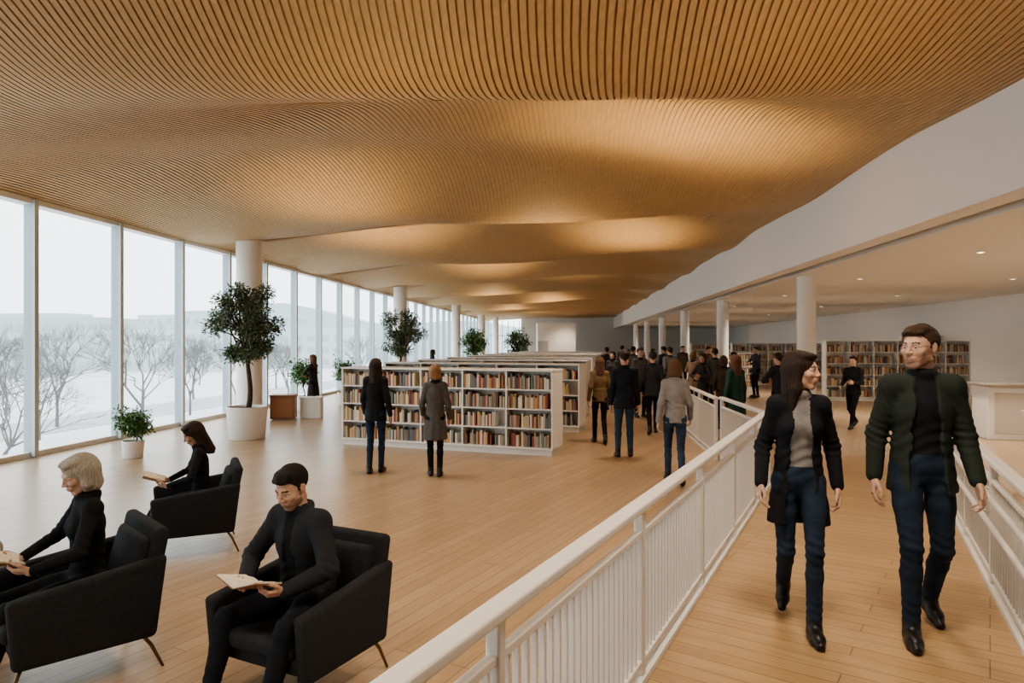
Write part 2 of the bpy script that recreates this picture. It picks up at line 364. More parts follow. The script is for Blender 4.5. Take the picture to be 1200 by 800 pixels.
def bare_tree_mesh(seed):
    r=random.Random(seed); b=MB()
    def grow(p,d,l,rad,lv):
        e=p+d*l; m=p.lerp(e,.5)+Vector((r.gauss(0,.04),r.gauss(0,.04),0))*l
        b.tube([p,m,e],[rad,rad*.85,rad*.68],5 if lv<3 else 3,cap=False)
        if lv>=6: return
        for _ in range(3):
            v=Vector((r.gauss(0,1),r.gauss(0,1),r.gauss(0,.5))).normalized()
            nd=(d*.9+v*r.uniform(.4,.75)+Vector((0,0,.12))).normalized()
            grow(p.lerp(e,r.uniform(.65,1)),nd,l*r.uniform(.68,.84),rad*.6,lv+1)
    grow(Vector((0,0,0)),Vector((0,0,1)),2.5,.13,0)
    me=bpy.data.meshes.new('bare_tree'); me.from_pydata(b.v,[],b.f); me.materials.append(TW[0]); return me
tm=[bare_tree_mesh(s) for s in (1,2,3)]
tp=[(-21.5,28.5),(-25.5,24.0),(-31,38),(-36,52),(-29,30),(-40,60),(-33,70),(-52,70),(-26,48),(-60,85),(-42,90),(-25,62),(-70,75),(-28,85),(-47,45),(-38,110),(-55,120),(-22,100)]
for i,(x,y) in enumerate(tp):
    o=bpy.data.objects.new('bare_tree',tm[i%3]); COL.objects.link(o); s=random.uniform(.85,1.2)
    o.matrix_world=place(x,y,-5.5,random.uniform(0,6))@Matrix.Scale(s,4)
# ------------------------------------------------------------ SDF figures
A=lambda *v: np.array(v,float)
class Fld:
    def __init__(s,lo,hi,h):
        s.h=h; s.lo=np.array(lo,float); n=np.ceil((np.array(hi)-s.lo)/h).astype(int)+1; s.n=n
        s.ax=[(s.lo[i]+h*np.arange(n[i])).astype(np.float32) for i in range(3)]
        s.D=np.full(n,9,np.float32); s.R=np.full(n,9,np.float32); s.L=np.zeros(n,np.int8)
    def new(s):
        g=Fld.__new__(Fld); g.h=s.h; g.lo=s.lo; g.n=s.n; g.ax=s.ax
        g.D=np.full(s.n,9,np.float32); g.R=np.full(s.n,9,np.float32); g.L=np.zeros(s.n,np.int8); return g
    def sl(s,bb,m):
        out=[]
        for i in range(3):
            a=int(max(0,math.floor((bb[0][i]-m-s.lo[i])/s.h))); b=int(min(s.n[i],math.ceil((bb[1][i]+m-s.lo[i])/s.h)+1))
            if b<=a: return None
            out.append(slice(a,b))
        return tuple(out)
    def xyz(s,sl): return s.ax[0][sl[0]][:,None,None],s.ax[1][sl[1]][None,:,None],s.ax[2][sl[2]][None,None,:]
    def add(s,prim,lab,k=.02):
        bb,fn=prim; sl=s.sl(bb,k+3*s.h)
        if sl is None: return
        d=fn(*s.xyz(sl)); a=s.D[sl]
        if k>0:
            hh=np.clip(.5+.5*(a-d)/k,0,1); s.D[sl]=a*(1-hh)+d*hh-k*hh*(1-hh)
        else: s.D[sl]=np.minimum(a,d)
        r=s.R[sl]; w=d<r; r[w]=np.broadcast_to(d,r.shape)[w]; l=s.L[sl]; l[w]=lab
    def cut(s,prim,k=.0):
        bb,fn=prim; sl=s.sl(bb,k+3*s.h)
        if sl is None: return
        d=-fn(*s.xyz(sl)); a=s.D[sl]
        if k>0:
            hh=np.clip(.5-.5*(a-d)/k,0,1); s.D[sl]=a*(1-hh)+d*hh+k*hh*(1-hh)
        else: s.D[sl]=np.maximum(a,d)
        s.R[sl]=np.maximum(s.R[sl],d)
    def keep(s,fn):
        d=fn(*s.xyz((slice(None),)*3)); s.D=np.maximum(s.D,d).astype(np.float32); s.R=np.maximum(s.R,d)
    def merge(s,g):
        w=g.D<s.D; s.L=np.where(w,g.L,s.L); s.D=np.minimum(s.D,g.D); s.R=np.minimum(s.R,g.D)
    def mesh(s):
        D=s.D; D[0]=D[-1]=1; D[:,0]=1; D[:,-1]=1; D[:,:,0]=1; D[:,:,-1]=1
        ins=D<0; c=np.zeros(np.array(D.shape)-1,np.int8)
        for a in (0,1):
            for b in (0,1):
                for e in (0,1): c+=ins[a:D.shape[0]-1+a,b:D.shape[1]-1+b,e:D.shape[2]-1+e]
        I=np.array(np.nonzero((c>0)&(c<8))).T; i,j,k=I.T
        val={}
        for a in (0,1):
            for b in (0,1):
                for e in (0,1): val[a,b,e]=D[i+a,j+b,k+e].astype(float)
        P=np.zeros((len(I),3)); C=np.zeros(len(I))
        for p in val:
            for ax in range(3):
                if p[ax]==0:
                    q=list(p); q[ax]=1; q=tuple(q); v0,v1=val[p],val[q]; cr=(v0<0)!=(v1<0)
                    t=np.where(cr,v0/np.where(cr,v0-v1,1),0); w=cr.astype(float)
                    for z in range(3): P[:,z]+=w*(p[z]+(t if z==ax else 0))
                    C+=w
        P=(P/C[:,None]+I)*s.h+s.lo
        idx=np.full(c.shape,-1,np.int64); idx[i,j,k]=np.arange(len(I))
        Q=[];LB=[]
        for ax in range(3):
            u=(ax+1)%3; v=(ax+2)%3
            s0=[slice(None)]*3; s1=[slice(None)]*3; s0[ax]=slice(0,-1); s1[ax]=slice(1,None)
            for t in (u,v): s0[t]=slice(1,-1); s1[t]=slice(1,-1)
            N=np.array(np.nonzero(ins[tuple(s0)]!=ins[tuple(s1)])).T
            N[:,u]+=1; N[:,v]+=1
            def cell(du,dv):
                M=N.copy(); M[:,u]+=du; M[:,v]+=dv; return idx[M[:,0],M[:,1],M[:,2]]
            q=np.stack([cell(-1,-1),cell(0,-1),cell(0,0),cell(-1,0)],1)
            fl=~ins[N[:,0],N[:,1],N[:,2]]; q[fl]=q[fl][:,::-1]
            N2=N.copy(); N2[fl,ax]+=1
            Q.append(q); LB.append(s.L[N2[:,0],N2[:,1],N2[:,2]])
        return P,np.concatenate(Q),np.concatenate(LB)
def cone(a,b,ra,rb):
    a=np.array(a,float);b=np.array(b,float); ba=b-a; bb=max(float(ba@ba),1e-9)
    def fn(x,y,z):
        px=x-a[0];py=y-a[1];pz=z-a[2]; t=np.clip((px*ba[0]+py*ba[1]+pz*ba[2])/bb,0,1)
        return np.sqrt((px-t*ba[0])**2+(py-t*ba[1])**2+(pz-t*ba[2])**2)-(ra+t*(rb-ra))
    return (np.minimum(a-ra,b-rb),np.maximum(a+ra,b+rb)),fn
def ell(c,r,R=None):
    c=np.array(c,float); r=np.array(r,float); m=r.max() if R is not None else r
    def fn(x,y,z):
        px=x-c[0];py=y-c[1];pz=z-c[2]
        if R is not None:
            px,py,pz=(R[0,0]*px+R[1,0]*py+R[2,0]*pz,R[0,1]*px+R[1,1]*py+R[2,1]*pz,R[0,2]*px+R[1,2]*py+R[2,2]*pz)
        k0=np.sqrt((px/r[0])**2+(py/r[1])**2+(pz/r[2])**2); k1=np.sqrt((px/r[0]**2)**2+(py/r[1]**2)**2+(pz/r[2]**2)**2)
        return k0*(k0-1)/np.maximum(k1,1e-6)
    return (c-m,c+m),fn
def torus(c,R,rx,ry,r):
    c=np.array(c,float)
    def fn(x,y,z):
        px=x-c[0];py=y-c[1];pz=z-c[2]
        a=R[0,0]*px+R[1,0]*py+R[2,0]*pz; b=R[0,1]*px+R[1,1]*py+R[2,1]*pz; e=R[0,2]*px+R[1,2]*py+R[2,2]*pz
        q=(np.sqrt((a/rx)**2+(b/ry)**2)-1)*min(rx,ry); return np.sqrt(q*q+(e*.6)**2)-r
    m=max(rx,ry)+r*2
    return (c-m,c+m),fn
def rotz(a): c,s=math.cos(a),math.sin(a); return np.array([[c,-s,0],[s,c,0],[0,0,1.]])
def rotx(a): c,s=math.cos(a),math.sin(a); return np.array([[1,0,0],[0,c,-s],[0,s,c]],float)
def roty(a): c,s=math.cos(a),math.sin(a); return np.array([[c,0,s],[0,1,0],[-s,0,c]],float)
TOP,PANTS,SHOE,SKIN,COAT,HAIR,LIP,EYE,IRIS,BROW,GLS,STUB=range(12)
_hc={}
def head_mesh(sex,style,beard,h):
    key=(sex,style,beard,h)
    if key in _hc: return _hc[key]
    long_=style in('long','longfront')
    F=Fld((-.13,-.16,-.34 if long_ else -.17),(.13,.14,.15),h)
    m_=sex=='m'; j=1.0 if m_ else .92
    F.add(ell((0,-.020,.032),(.074,.094,.083)),SKIN,0)
    F.add(ell((0,.022,-.015),(.061*j,.064,.085)),SKIN,.02)
    F.add(ell((0,.018,-.062),(.054*j,.058,.040)),SKIN,.02)
    F.add(ell((0,.060,-.098),(.020 if m_ else .015,.019,.017)),SKIN,.022)
    for s in(-1,1):
        F.add(cone((s*.047*j,-.005,-.060),(s*.020,.060,-.097),.016,.014),SKIN,.02)
        F.add(ell((s*.038,.058,-.024),(.024,.022,.020)),SKIN,.018)
    F.add(cone((-.030,.073,.020),(.030,.073,.020),.010,.010),SKIN,.014)
    for s in(-1,1): F.cut(ell((s*.030,.097,-.001),(.017,.018,.0115)),.012)
    F.add(cone((0,.079,.012),(0,.099,-.022),.0065,.0085),SKIN,.012)
    F.add(ell((0,.101,-.027),(.0098,.011,.0088)),SKIN,.006)
    for s in(-1,1): F.add(ell((s*.0115,.091,-.030),(.0072,.010,.0066)),SKIN,.005)
    F.add(ell((0,.078,-.058),(.028,.014,.018)),SKIN,.012)
    F.add(ell((0,.0900,-.0545),(.022,.0054,.0036)),LIP,.002); F.add(ell((0,.0890,-.0630),(.018,.0062,.0046)),LIP,.002)
    for s in(-1,1):
        F.add(ell((s*.030,.0685,0),(.0122,.0122,.0110)),EYE,0)
        F.add(ell((s*.030,.0752,-.001),(.0064,.0064,.0062)),IRIS,0)
        F.add(cone((s*.046,.065,.0050),(s*.031,.0725,.0095),.0070,.0068),SKIN,.004)
        F.add(cone((s*.031,.0725,.0095),(s*.018,.073,.0055),.0068,.0058),SKIN,.004)
        F.add(cone((s*.046,.065,-.0065),(s*.019,.072,-.0090),.0056,.0048),SKIN,.004)
        F.add(cone((s*.014,.0815,.0205),(s*.032,.0795,.0255),.0030,.0034),BROW,.001)
        F.add(cone((s*.032,.0795,.0255),(s*.048,.069,.0215),.0034,.0024),BROW,.001)
        if not long_ and style!='bob':
            F.add(ell((s*.076,-.008,-.004),(.008,.017,.030),rotz(s*.35)),SKIN,.006); F.cut(ell((s*.086,-.003,.002),(.006,.009,.017)),.004)
    if beard:
        x,y,z=F.xyz((slice(None),)*3)
        m=(y>.005)&(F.L==SKIN)&((z<-.074+.9*np.maximum(np.abs(x)-.03,0))|((z<-.040)&(z>-.050)&(y>.07)&(np.abs(x)<.026)))
        F.L[m]=STUB
    F.add(cone((0,-.02,-.05),(0,-.028,-.085),.050*j,.044*j),SKIN,.02)
    G=F.new()
    if style=='short':
        G.add(ell((0,-.022,.036),(.079,.098,.086)),HAIR,0)
        for (cx,cy,cz_,r) in ((0,.035,.098,.026),(.03,.02,.092,.026),(-.03,.02,.094,.026),(.0,-.02,.105,.028),(.035,.05,.074,.020),(-.030,.052,.076,.020),(0,.062,.082,.020)):
            G.add(ell((cx,cy,cz_),(r*1.2,r*1.3,r*.75)),HAIR,.015)
        def hl(x,y,z):
            front=.060; side=.018
            lim=np.where(y>.048,front,np.where(y>.012,side+(y-.012)/.036*(front-side),np.where(y>-.03,side,side-(-.03-y)*1.35)))+0*x
            return (lim-z)*.8
        G.keep(hl)
        for s in(-1,1): G.add(cone((s*.0725,.010,.030),(s*.0705,.014,-.004),.0065,.0035),HAIR,.008)
        G.add(cone((0,-.088,.0),(0,-.078,-.040),.028,.018),HAIR,.02)
    else:
        G.add(ell((0,-.022,.032),(.083,.101,.089)),HAIR,0)
        G.add(ell((.024,.015,.086),(.042,.062,.024)),HAIR,.015); G.add(ell((-.030,.012,.084),(.040,.062,.024)),HAIR,.015)
        if style=='bob':
            for s in(-1,1): G.add(cone((s*.062,-.010,.03),(s*.072,.006,-.060),.032,.026),HAIR,.02); G.add(cone((s*.072,.006,-.060),(s*.060,.016,-.090),.026,.016),HAIR,.02)
            G.add(cone((0,-.058,0),(0,-.060,-.085),.062,.048),HAIR,.03)
            for s in(-1,1): G.add(cone((s*.04,-.055,0),(s*.050,-.042,-.095),.048,.034),HAIR,.03)
        else:
            for s in(-1,1): G.add(cone((s*.060,-.010,.03),(s*.068,-.006,-.11),.030,.028),HAIR,.025)
            for s in(-1,1): G.add(cone((s*.068,-.006,-.11),(s*.072,-.030,-.235),.028,.020),HAIR,.03)
            G.add(cone((0,-.055,0),(0,-.080,-.235),.066,.036),HAIR,.03)
            for s in(-1,1): G.add(cone((s*.04,-.055,0),(s*.050,-.066,-.25),.048,.026),HAIR,.03)
        G.cut(ell((0,.122,-.038),(.066,.092,.106)),.004)
        G.cut(ell((.010,.118,.040),(.034,.048,.046)),.006)
        G.cut(ell((0,.10,-.17),(.050,.10,.12)),.01)
    if h<.005:
        x,y,z=G.xyz((slice(None),)*3)
        a=np.arctan2(x,-(y+.02)+0*x)
        G.D=(G.D+.0012*(np.sin(a*40+3*np.sin(z*25+x*20))+.8*np.sin(a*83+4*np.sin(z*18)))).astype(np.float32)
    F.merge(G)
    _hc[key]=F.mesh(); return _hc[key]
def hand_mesh(side,curl,h):
    key=('hand',side,curl,h)
    if key in _hc: return _hc[key]
    F=Fld((-.085,-.05,-.10),(.085,.205,.045),h); s=side
    kn=[(.030,.090),(.010,.097),(-.011,.093),(-.031,.083)]
    ln=[(.042,.025,.021),(.046,.029,.022),(.043,.027,.021),(.033,.020,.018)]
    F.add(cone((0,-.05,0),(0,.01,0),.026,.024),SKIN,.0)
    F.add(ell((0,.05,-.002),(.038,.052,.0155)),SKIN,.02)
    for (kx,ky) in kn: F.add(cone((s*kx*.5,.01,0),(s*kx,ky,.001),.014,.0115),SKIN,.010)
    F.add(ell((s*.026,.035,-.010),(.016,.032,.014),rotz(-s*.35)),SKIN,.012)
    cu={'relax':(.35,.50,.35),'hold':(.55,.75,.5),'flat':(.12,.18,.1),'fist':(1.2,1.3,.9)}[curl]
    for fi,((kx,ky),l) in enumerate(zip(kn,ln)):
        p=A(s*kx,ky,.001); ang=0; r=(.0092,.0095,.0090,.0078)[fi]; sp=s*kx*2.2
        Gf=F.new()
        for q in range(3):
            ang+=cu[q]*(1+.08*fi); d=A(math.sin(sp)*math.cos(ang),math.cos(ang)*math.cos(sp),-math.sin(ang)); e=p+d*l[q]
            r2=r*.90; Gf.add(cone(p,e,r,r2),SKIN,.002); p=e; r=r2
        F.D=np.minimum(F.D,Gf.D)
    tc={'relax':.25,'hold':.4,'flat':.1,'fist':.7}[curl]
    p=A(s*.026,.022,-.008); d=A(s*.62,.72,-.28); 
    for q,(l,r,r2) in enumerate(((.044,.0135,.0115),(.033,.0112,.0102),(.027,.0102,.0085))):
        d=d/np.linalg.norm(d); e=p+d*l; F.add(cone(p,e,r,r2),SKIN,.006); p=e; d=d+A(-s*tc*.9,.25,-.18*tc)
    F.L[:]=SKIN
    _hc[key]=F.mesh(); return _hc[key]
def nrm(v): v=np.array(v,float); return v/max(np.linalg.norm(v),1e-9)
def ik(a,b,l1,l2,pole):
    d=b-a; Ld=np.linalg.norm(d); u=d/Ld; L=min(Ld,(l1+l2)*.995); b2=a+u*L
    x=(l1*l1-l2*l2+L*L)/(2*L); hh=math.sqrt(max(l1*l1-x*x,0)); p=np.array(pole,float); p=nrm(p-u*(p@u))
    return a+u*x+p*hh,b2
def cmat(kind,c):
    key=kind+'_%02d_%02d_%02d'%tuple(int(v*99) for v in c)
    if kind=='skin':
        m=mat(key,c,.62,.05,120,var=.07,vscale=30,spec=.3)
        m.node_tree.nodes['Principled BSDF'].inputs['Subsurface Weight'].default_value=.08
        m.node_tree.nodes['Principled BSDF'].inputs['Subsurface Radius'].default_value=(.02,.008,.004)
        return m
    if kind=='hair': return mat(key,c,.55,.9,70,var=.35,vscale=60,stretch=(3,3,.35),spec=.3)
    if kind=='denim': return mat(key,c,.85,.35,260,var=.22,vscale=14,spec=.2)
    if kind=='knit': return mat(key,c,.9,.5,220,var=.12,vscale=20,spec=.2)
    if kind=='leather': return mat(key,c,.4,.15,90)
    return mat(key,c,.8,.3,120,var=.12,vscale=14,spec=.25)
BLACK=(.016,.017,.020); NAVY=(.022,.032,.055); JEAN=(.03,.055,.095)
SK=(.56,.35,.26)
def person(name,loc,face,H=1.75,sex='m',pose={},top=BLACK,pants=JEAN,shoe=(.01,.01,.012),coat=None,hem=None,open_=0,hair='short',hairc=(.03,.018,.012),beard=False,skin=SK,h=.014,glasses=False,collar=False,topkind='knit',coatkind='cloth',bulk=1.0,girth=1.0):
    p=dict(pelvis=(0,0,.93),pitch=0,twist=0,roll=0,aL=(-.10,0,.08),aR=(.10,0,.08),fpL=0,fpR=0,fyL=.12,fyR=-.12,
        wL=(-.225,.04,.86),wR=(.225,.04,.86),eL=(-.3,-1,0),eR=(.3,-1,0),pnL=(1,.1,0),pnR=(-1,.1,0),hdL=None,hdR=None,cL='relax',cR='relax',yaw=0,hp=.05,hroll=0,kL=(0,1,.1),kR=(0,1,.1),hipyaw=0)
    p.update(pose)
    fem=sex=='f'; sw=.128 if fem else .152; g=girth*(.88 if fem else .97)
    pel=np.array(p['pelvis'],float); R=rotz(p['twist'])@roty(p['roll'])@rotx(-p['pitch']); r_,f_,u_=R[:,0],R[:,1],R[:,2]
    Rh=rotz(p['hipyaw'])
    hipL=pel-Rh[:,0]*.085; hipR=pel+Rh[:,0]*.085
    nb=pel+u_*.535; sL=pel+u_*.478-r_*sw; sR=pel+u_*.478+r_*sw
    eL,wL=ik(sL,np.array(p['wL'],float),.29,.255,p['eL']); eR,wR=ik(sR,np.array(p['wR'],float),.29,.255,p['eR'])
    kL,aL=ik(hipL,np.array(p['aL'],float),.435,.425,p['kL']); kR,aR=ik(hipR,np.array(p['aR'],float),.435,.425,p['kR'])
    Hd=rotz(p['yaw'])@roty(p['hroll'])@rotx(-p['hp'])
    hc=nb+(u_*.4+Hd[:,2]*.6)*.150+Hd[:,1]*.018+A(0,0,.012)
    pts=np.array([pel,nb,hc,sL,sR,eL,eR,wL,wR,kL,kR,aL,aR]); lo=pts.min(0)-.24; hi=pts.max(0)+.24
    for a,fy in((aL,p['fyL']),(aR,p['fyR'])):
        toe=a+rotz(fy)@A(0,.2,-.09); lo=np.minimum(lo,toe-.05); hi=np.maximum(hi,toe+.05)
    hi[2]=max(hc[2]+.04,kL[2]+.12); lo[2]=max(lo[2],-.06)
    F=Fld(lo,hi,h)
    F.add(ell(pel+u_*.03,(.148*g+.010,.110*g,.115),R),PANTS,0)
    for s,hp_,k_,a_ in((-1,hipL,kL,aL),(1,hipR,kR,aR)):
        F.add(ell(pel+Rh@A(s*.066,-.042,-.035),(.078,.076,.086)),PANTS,.04)
        m=hp_+(k_-hp_)*.45
        F.add(cone(hp_,m,.085*g,.077*g),PANTS,.035); F.add(cone(m,k_,.077*g,.057*g),PANTS,.02)
        cf=k_+(a_-k_)*.32
        back=nrm((k_-(hp_+a_)/2)) if np.linalg.norm(k_-(hp_+a_)/2)>.02 else A(0,1,0)
        F.add(cone(k_,cf-back*.010,.056*g,.056*g),PANTS,.02); F.add(cone(cf-back*.010,a_+(k_-a_)*.08,.056*g,.044),PANTS,.02)
    F.add(ell(pel+u_*.17,(.128*g,.098*g,.15),R),TOP,.05)
    F.add(ell(pel+u_*.35+f_*.006,(.145*g,.106*g,.165),R),TOP,.05)
    F.add(cone(sL,sR,.053*g,.053*g),TOP,.05)
    for s_ in(sL,sR): F.add(cone(nb-u_*.02,s_,.050,.048*g),TOP,.035)
    if fem:
        for s in(-1,1): F.add(ell(pel+u_*.345+f_*.074+r_*s*.056,(.054,.046,.054)),TOP,.03)
    for a,e,w in((sL,eL,wL),(sR,eR,wR)):
        F.add(cone(a,e,.053*g,.043*g),TOP,.028); F.add(cone(e,w+(e-w)*.06,.043*g,.033*g),TOP,.015)
    F.add(torus(nb+u_*.012,R,.058,.060,.016),TOP,.015)
    F.add(cone(nb-u_*.005,hc-Hd[:,2]*.05-Hd[:,1]*.02,.050*(.88 if fem else 1.05),.049*(.88 if fem else 1.05)),SKIN,.008)
    if coat is not None:
        G=F.new(); t=.014*bulk
        G.add(ell(pel+u_*.17,(.133*g+t,.104*g+t,.17),R),COAT,0); G.add(ell(pel+u_*.34,(.150*g+t,.112*g+t,.175),R),COAT,.05)
        G.add(cone(sL,sR,.056*g+t*.4,.056*g+t*.4),COAT,.05)
        for s_ in(sL,sR): G.add(cone(nb-u_*.025,s_,.052,.052*g+t*.3),COAT,.035)
        if fem:
            for s in(-1,1): G.add(ell(pel+u_*.345+f_*.074+r_*s*.056,(.060,.053,.060)),COAT,.03)
        zh=hem if hem is not None else .80
        if pel[2]>.7:
            z1=pel[2]+.18; z0=zh; fl=.07 if z1-z0>.35 else .04
            cx,cy=pel[0],pel[1]
            def sk(x,y,z):
                q=np.clip((z1-z)/.35,0,1); ex=np.maximum(z1-.15-z,0)*fl
                rx=.138*g+t+.028*q+ex; ry=.106*g+t+.032*q+ex
                lx=x-cx; ly=y-cy-(z-pel[2])*math.tan(p['pitch'])*1.0+.008
                fold=1+.03*np.sin(np.arctan2(ly+0*lx,lx+0*ly)*9)*np.clip(q,0,1)
                d=(np.sqrt((lx/rx)**2+(ly/ry)**2)-fold)*.13
                return np.maximum(np.maximum(d,z0-z),z-z1)
            G.add(((A(cx-.27,cy-.27,z0-.02),A(cx+.27,cy+.27,z1+.02)),sk),COAT,.02)
        else:
            G.add(ell(pel+u_*.06-f_*.01,(.160*g+t,.120*g+t,.12),R),COAT,.05)
        if open_:
            def op(x,y,z):
                px=x-pel[0];py=y-pel[1];pz=z-pel[2]
                a=r_[0]*px+r_[1]*py+r_[2]*pz; b=f_[0]*px+f_[1]*py+f_[2]*pz; e=u_[0]*px+u_[1]*py+u_[2]*pz
                w=open_*(.55+.45*np.clip((.55-e)/.5,0,1.4))+.006*np.sin(e*30)
                return np.maximum(np.abs(a)-w,-b+.02)
            G.cut(((lo,hi),op))
        for a,e,w in((sL,eL,wL),(sR,eR,wR)):
            G.add(cone(a,e,.056*g+t*.4,.048*g+t*.5),COAT,.03); G.add(cone(e,w+(e-w)*.03,.048*g+t*.5,.039*g+t*.3),COAT,.02)
        if collar:
            G2=F.new(); G2.add(torus(nb+u_*.012-f_*.012,R,.068,.070,.016),COAT,0)
            if open_: G2.cut(((lo,hi),lambda x,y,z: np.maximum(np.abs((x-nb[0])*r_[0]+(y-nb[1])*r_[1])-.032,-((x-nb[0])*f_[0]+(y-nb[1])*f_[1]))))
            G.merge(G2)
        F.merge(G)
    G=F.new()
    for e,w in((eL,wL),(eR,wR)): G.add(cone(w+(e-w)*.15,w+nrm(w-e)*.012,.027,.025),SKIN,0)
    F.merge(G)
    for a,fy,fp in((aL,p['fyL'],p['fpL']),(aR,p['fyR'],p['fpR'])):
        Rf=rotz(fy)@rotx(fp); G=F.new(); T=lambda q: a+Rf@A(*q)
        G.add(cone(T((0,-.045,-.048)),T((0,.10,-.048)),.037,.039),SHOE,0); G.add(cone(T((0,.10,-.052)),T((0,.165,-.058)),.038,.026),SHOE,.02)
        G.add(cone(T((0,-.005,.03)),T((0,.0,-.04)),.047,.040),SHOE,.03); G.add(cone(T((0,.02,-.02)),T((0,.10,-.045)),.035,.03),SHOE,.03)
        n_=Rf[:,2]; c0=T((0,0,-.08))
        bb=(a-.22,a+.24); 
        G.cut((bb,lambda x,y,z: (x-c0[0])*n_[0]+(y-c0[1])*n_[1]+(z-c0[2])*n_[2]))
        F.merge(G)
    # folds in the cloth, part of the surface field
    if h<.0125:
        x,y,z=F.xyz((slice(None),)*3)
        def folds(c,dr,rad,amp,fq):
            dx=x-c[0];dy_=y-c[1];dz=z-c[2]; r2=dx*dx+dy_*dy_+dz*dz; ph=(dx*dr[0]+dy_*dr[1]+dz*dr[2])
            return amp*np.exp(-r2/(rad*rad))*np.sin(ph*fq+2.5*np.sin((dx-dy_)*14))
        W=0
        for a,j_,e in((sL,eL,wL),(sR,eR,wR)):
            W=W+folds(j_,nrm(e-a),.10,.0050,150)+folds(a+(j_-a)*.25,nrm(j_-a+r_*.3),.09,.0035,120)
        for a,j_,e in((hipL,kL,aL),(hipR,kR,aR)):
            W=W+folds(j_,nrm(e-a),.11,.0045,120)+folds(e+(j_-e)*.22,nrm(e-j_),.08,.0035,130)+folds(a+(j_-a)*.15,nrm(j_-a+A(0,0,.5)),.11,.0045,110)
        W=W+folds(pel+u_*.16,nrm(u_+r_*.35),.15,.005,95)+folds(pel+u_*.36,nrm(u_-r_*.8),.13,.003,75)
        W=np.where((F.L==SKIN)|(F.L==SHOE),0,W); F.D=(F.D+W).astype(np.float32)
    P,Q,Lb=F.mesh()
    VV=[P];QQ=[Q];LL=[Lb]; off=len(P)
    def app(P,Q,L):
        nonlocal off
        VV.append(P);QQ.append(Q+off);LL.append(L);off+=len(P)
    hres=.003 if h<.0105 else (.0045 if h<.0135 else .007)
    hs=1.06 if not fem else 1.03
    hp_,hq,hl=head_mesh(sex,hair,beard,hres); app((hp_*hs)@Hd.T+hc,hq,hl)
    for s,w,e,pn,cu,hd in((1,wL,eL,p['pnL'],p['cL'],p['hdL']),(-1,wR,eR,p['pnR'],p['cR'],p['hdR'])):
        Yv=nrm(w-e) if hd is None else nrm(hd); pnv=np.array(pn,float); Zv=-nrm(pnv-Yv*(pnv@Yv)); Xv=np.cross(Yv,Zv); M=np.stack([Xv,Yv,Zv],1)
        a,b,c_=hand_mesh(s,cu,.0028 if h<.0105 else .0045); app((a*(.88 if fem else .96))@M.T+w+Yv*.004,b,c_)
    if glasses:
        b=MB()
        for s in(-1,1):
            b.tube([(s*.030+.020*math.cos(t),.089-.004*abs(math.cos(t)),-.001+.015*math.sin(t)) for t in np.linspace(0,2*math.pi,17)],.0009,4,cap=False)
            b.tube([(s*.050,.085,.004),(s*.074,.05,.006),(s*.078,-.005,.004)],.0010,4,cap=False)
        b.tube([(-.010,.091,.003),(.010,.091,.003)],.0010,4,cap=False)
        app(np.array(b.v)*hs@Hd.T+hc,np.array(b.f),np.full(len(b.f),GLS))
    V=np.concatenate(VV);Q=np.concatenate(QQ);Lx=np.concatenate(LL).astype(np.int32)
    me=bpy.data.meshes.new(name); me.vertices.add(len(V)); me.vertices.foreach_set('co',V.astype(np.float32).ravel())
    me.loops.add(Q.size); me.loops.foreach_set('vertex_index',Q.astype(np.int32).ravel())
    me.polygons.add(len(Q)); me.polygons.foreach_set('loop_start',np.arange(0,Q.size,4,dtype=np.int32))
    me.update(calc_edges=True)
    for m in (cmat(topkind,top),cmat('denim',pants),cmat('leather',shoe),cmat('skin',skin),cmat(coatkind,coat or top),cmat('hair',hairc),
              mat('lips',(.42,.20,.155),.5),mat('eye_white',(.45,.43,.41),.3),mat('iris_brown',(.03,.018,.012),.2),cmat('brow',tuple(hairc)),mat('glasses_frame',(.05,.04,.04),.3),cmat('stubble',tuple(.35*c+.5*s for c,s in zip(hairc,skin)))):
        me.materials.append(m)
    me.polygons.foreach_set('material_index',Lx); me.polygons.foreach_set('use_smooth',np.ones(len(Q),bool)); me.validate(); me.update()
    o=bpy.data.objects.new(name,me); COL.objects.link(o)
    s=H/1.75; ang=math.atan2(-face[0],face[1])
    o.matrix_world=place(loc[0],loc[1],loc[2] if len(loc)>2 else 0,ang)@Matrix.Scale(s,4)
    return o
def open_book(Mw,local,tilt=.5,w=.14,hgt=.205):
    b=MB(); n=10; k=.045
    def ztop(t): return .010+.020*math.sin(math.pi*min(t*1.15,1))*(1-t*.5)
    for s in(-1,1):
        for j in range(n):
            t0,t1=j/n,(j+1)/n; x0,x1=s*w*t0,s*w*t1
            b.quadbox([(x0,-hgt/2,.002+k*t0),(x1,-hgt/2,.002+k*t1),(x1,hgt/2,.002+k*t1),(x0,hgt/2,.002+k*t0),
                       (x0,-hgt/2,ztop(t0)+k*t0),(x1,-hgt/2,ztop(t1)+k*t1),(x1,hgt/2,ztop(t1)+k*t1),(x0,hgt/2,ztop(t0)+k*t0)],0)
        b.quadbox([(0,-hgt/2-.004,-.003),(s*(w+.004),-hgt/2-.004,k-.003),(s*(w+.004),hgt/2+.004,k-.003),(0,hgt/2+.004,-.003),
                   (0,-hgt/2-.004,.001),(s*(w+.004),-hgt/2-.004,k+.001),(s*(w+.004),hgt/2+.004,k+.001),(0,hgt/2+.004,.001)],1)
    o=b.obj('open_book',[PAPER,mat('book_cover_tan',(.30,.17,.09),.6)])
    o.matrix_world=Mw@Matrix.Translation(local)@Matrix.Rotation(tilt,4,'X')
    bm=bmesh.new(); bm.from_mesh(o.data); bmesh.ops.recalc_face_normals(bm,faces=bm.faces); bm.to_mesh(o.data); bm.free()
    return o
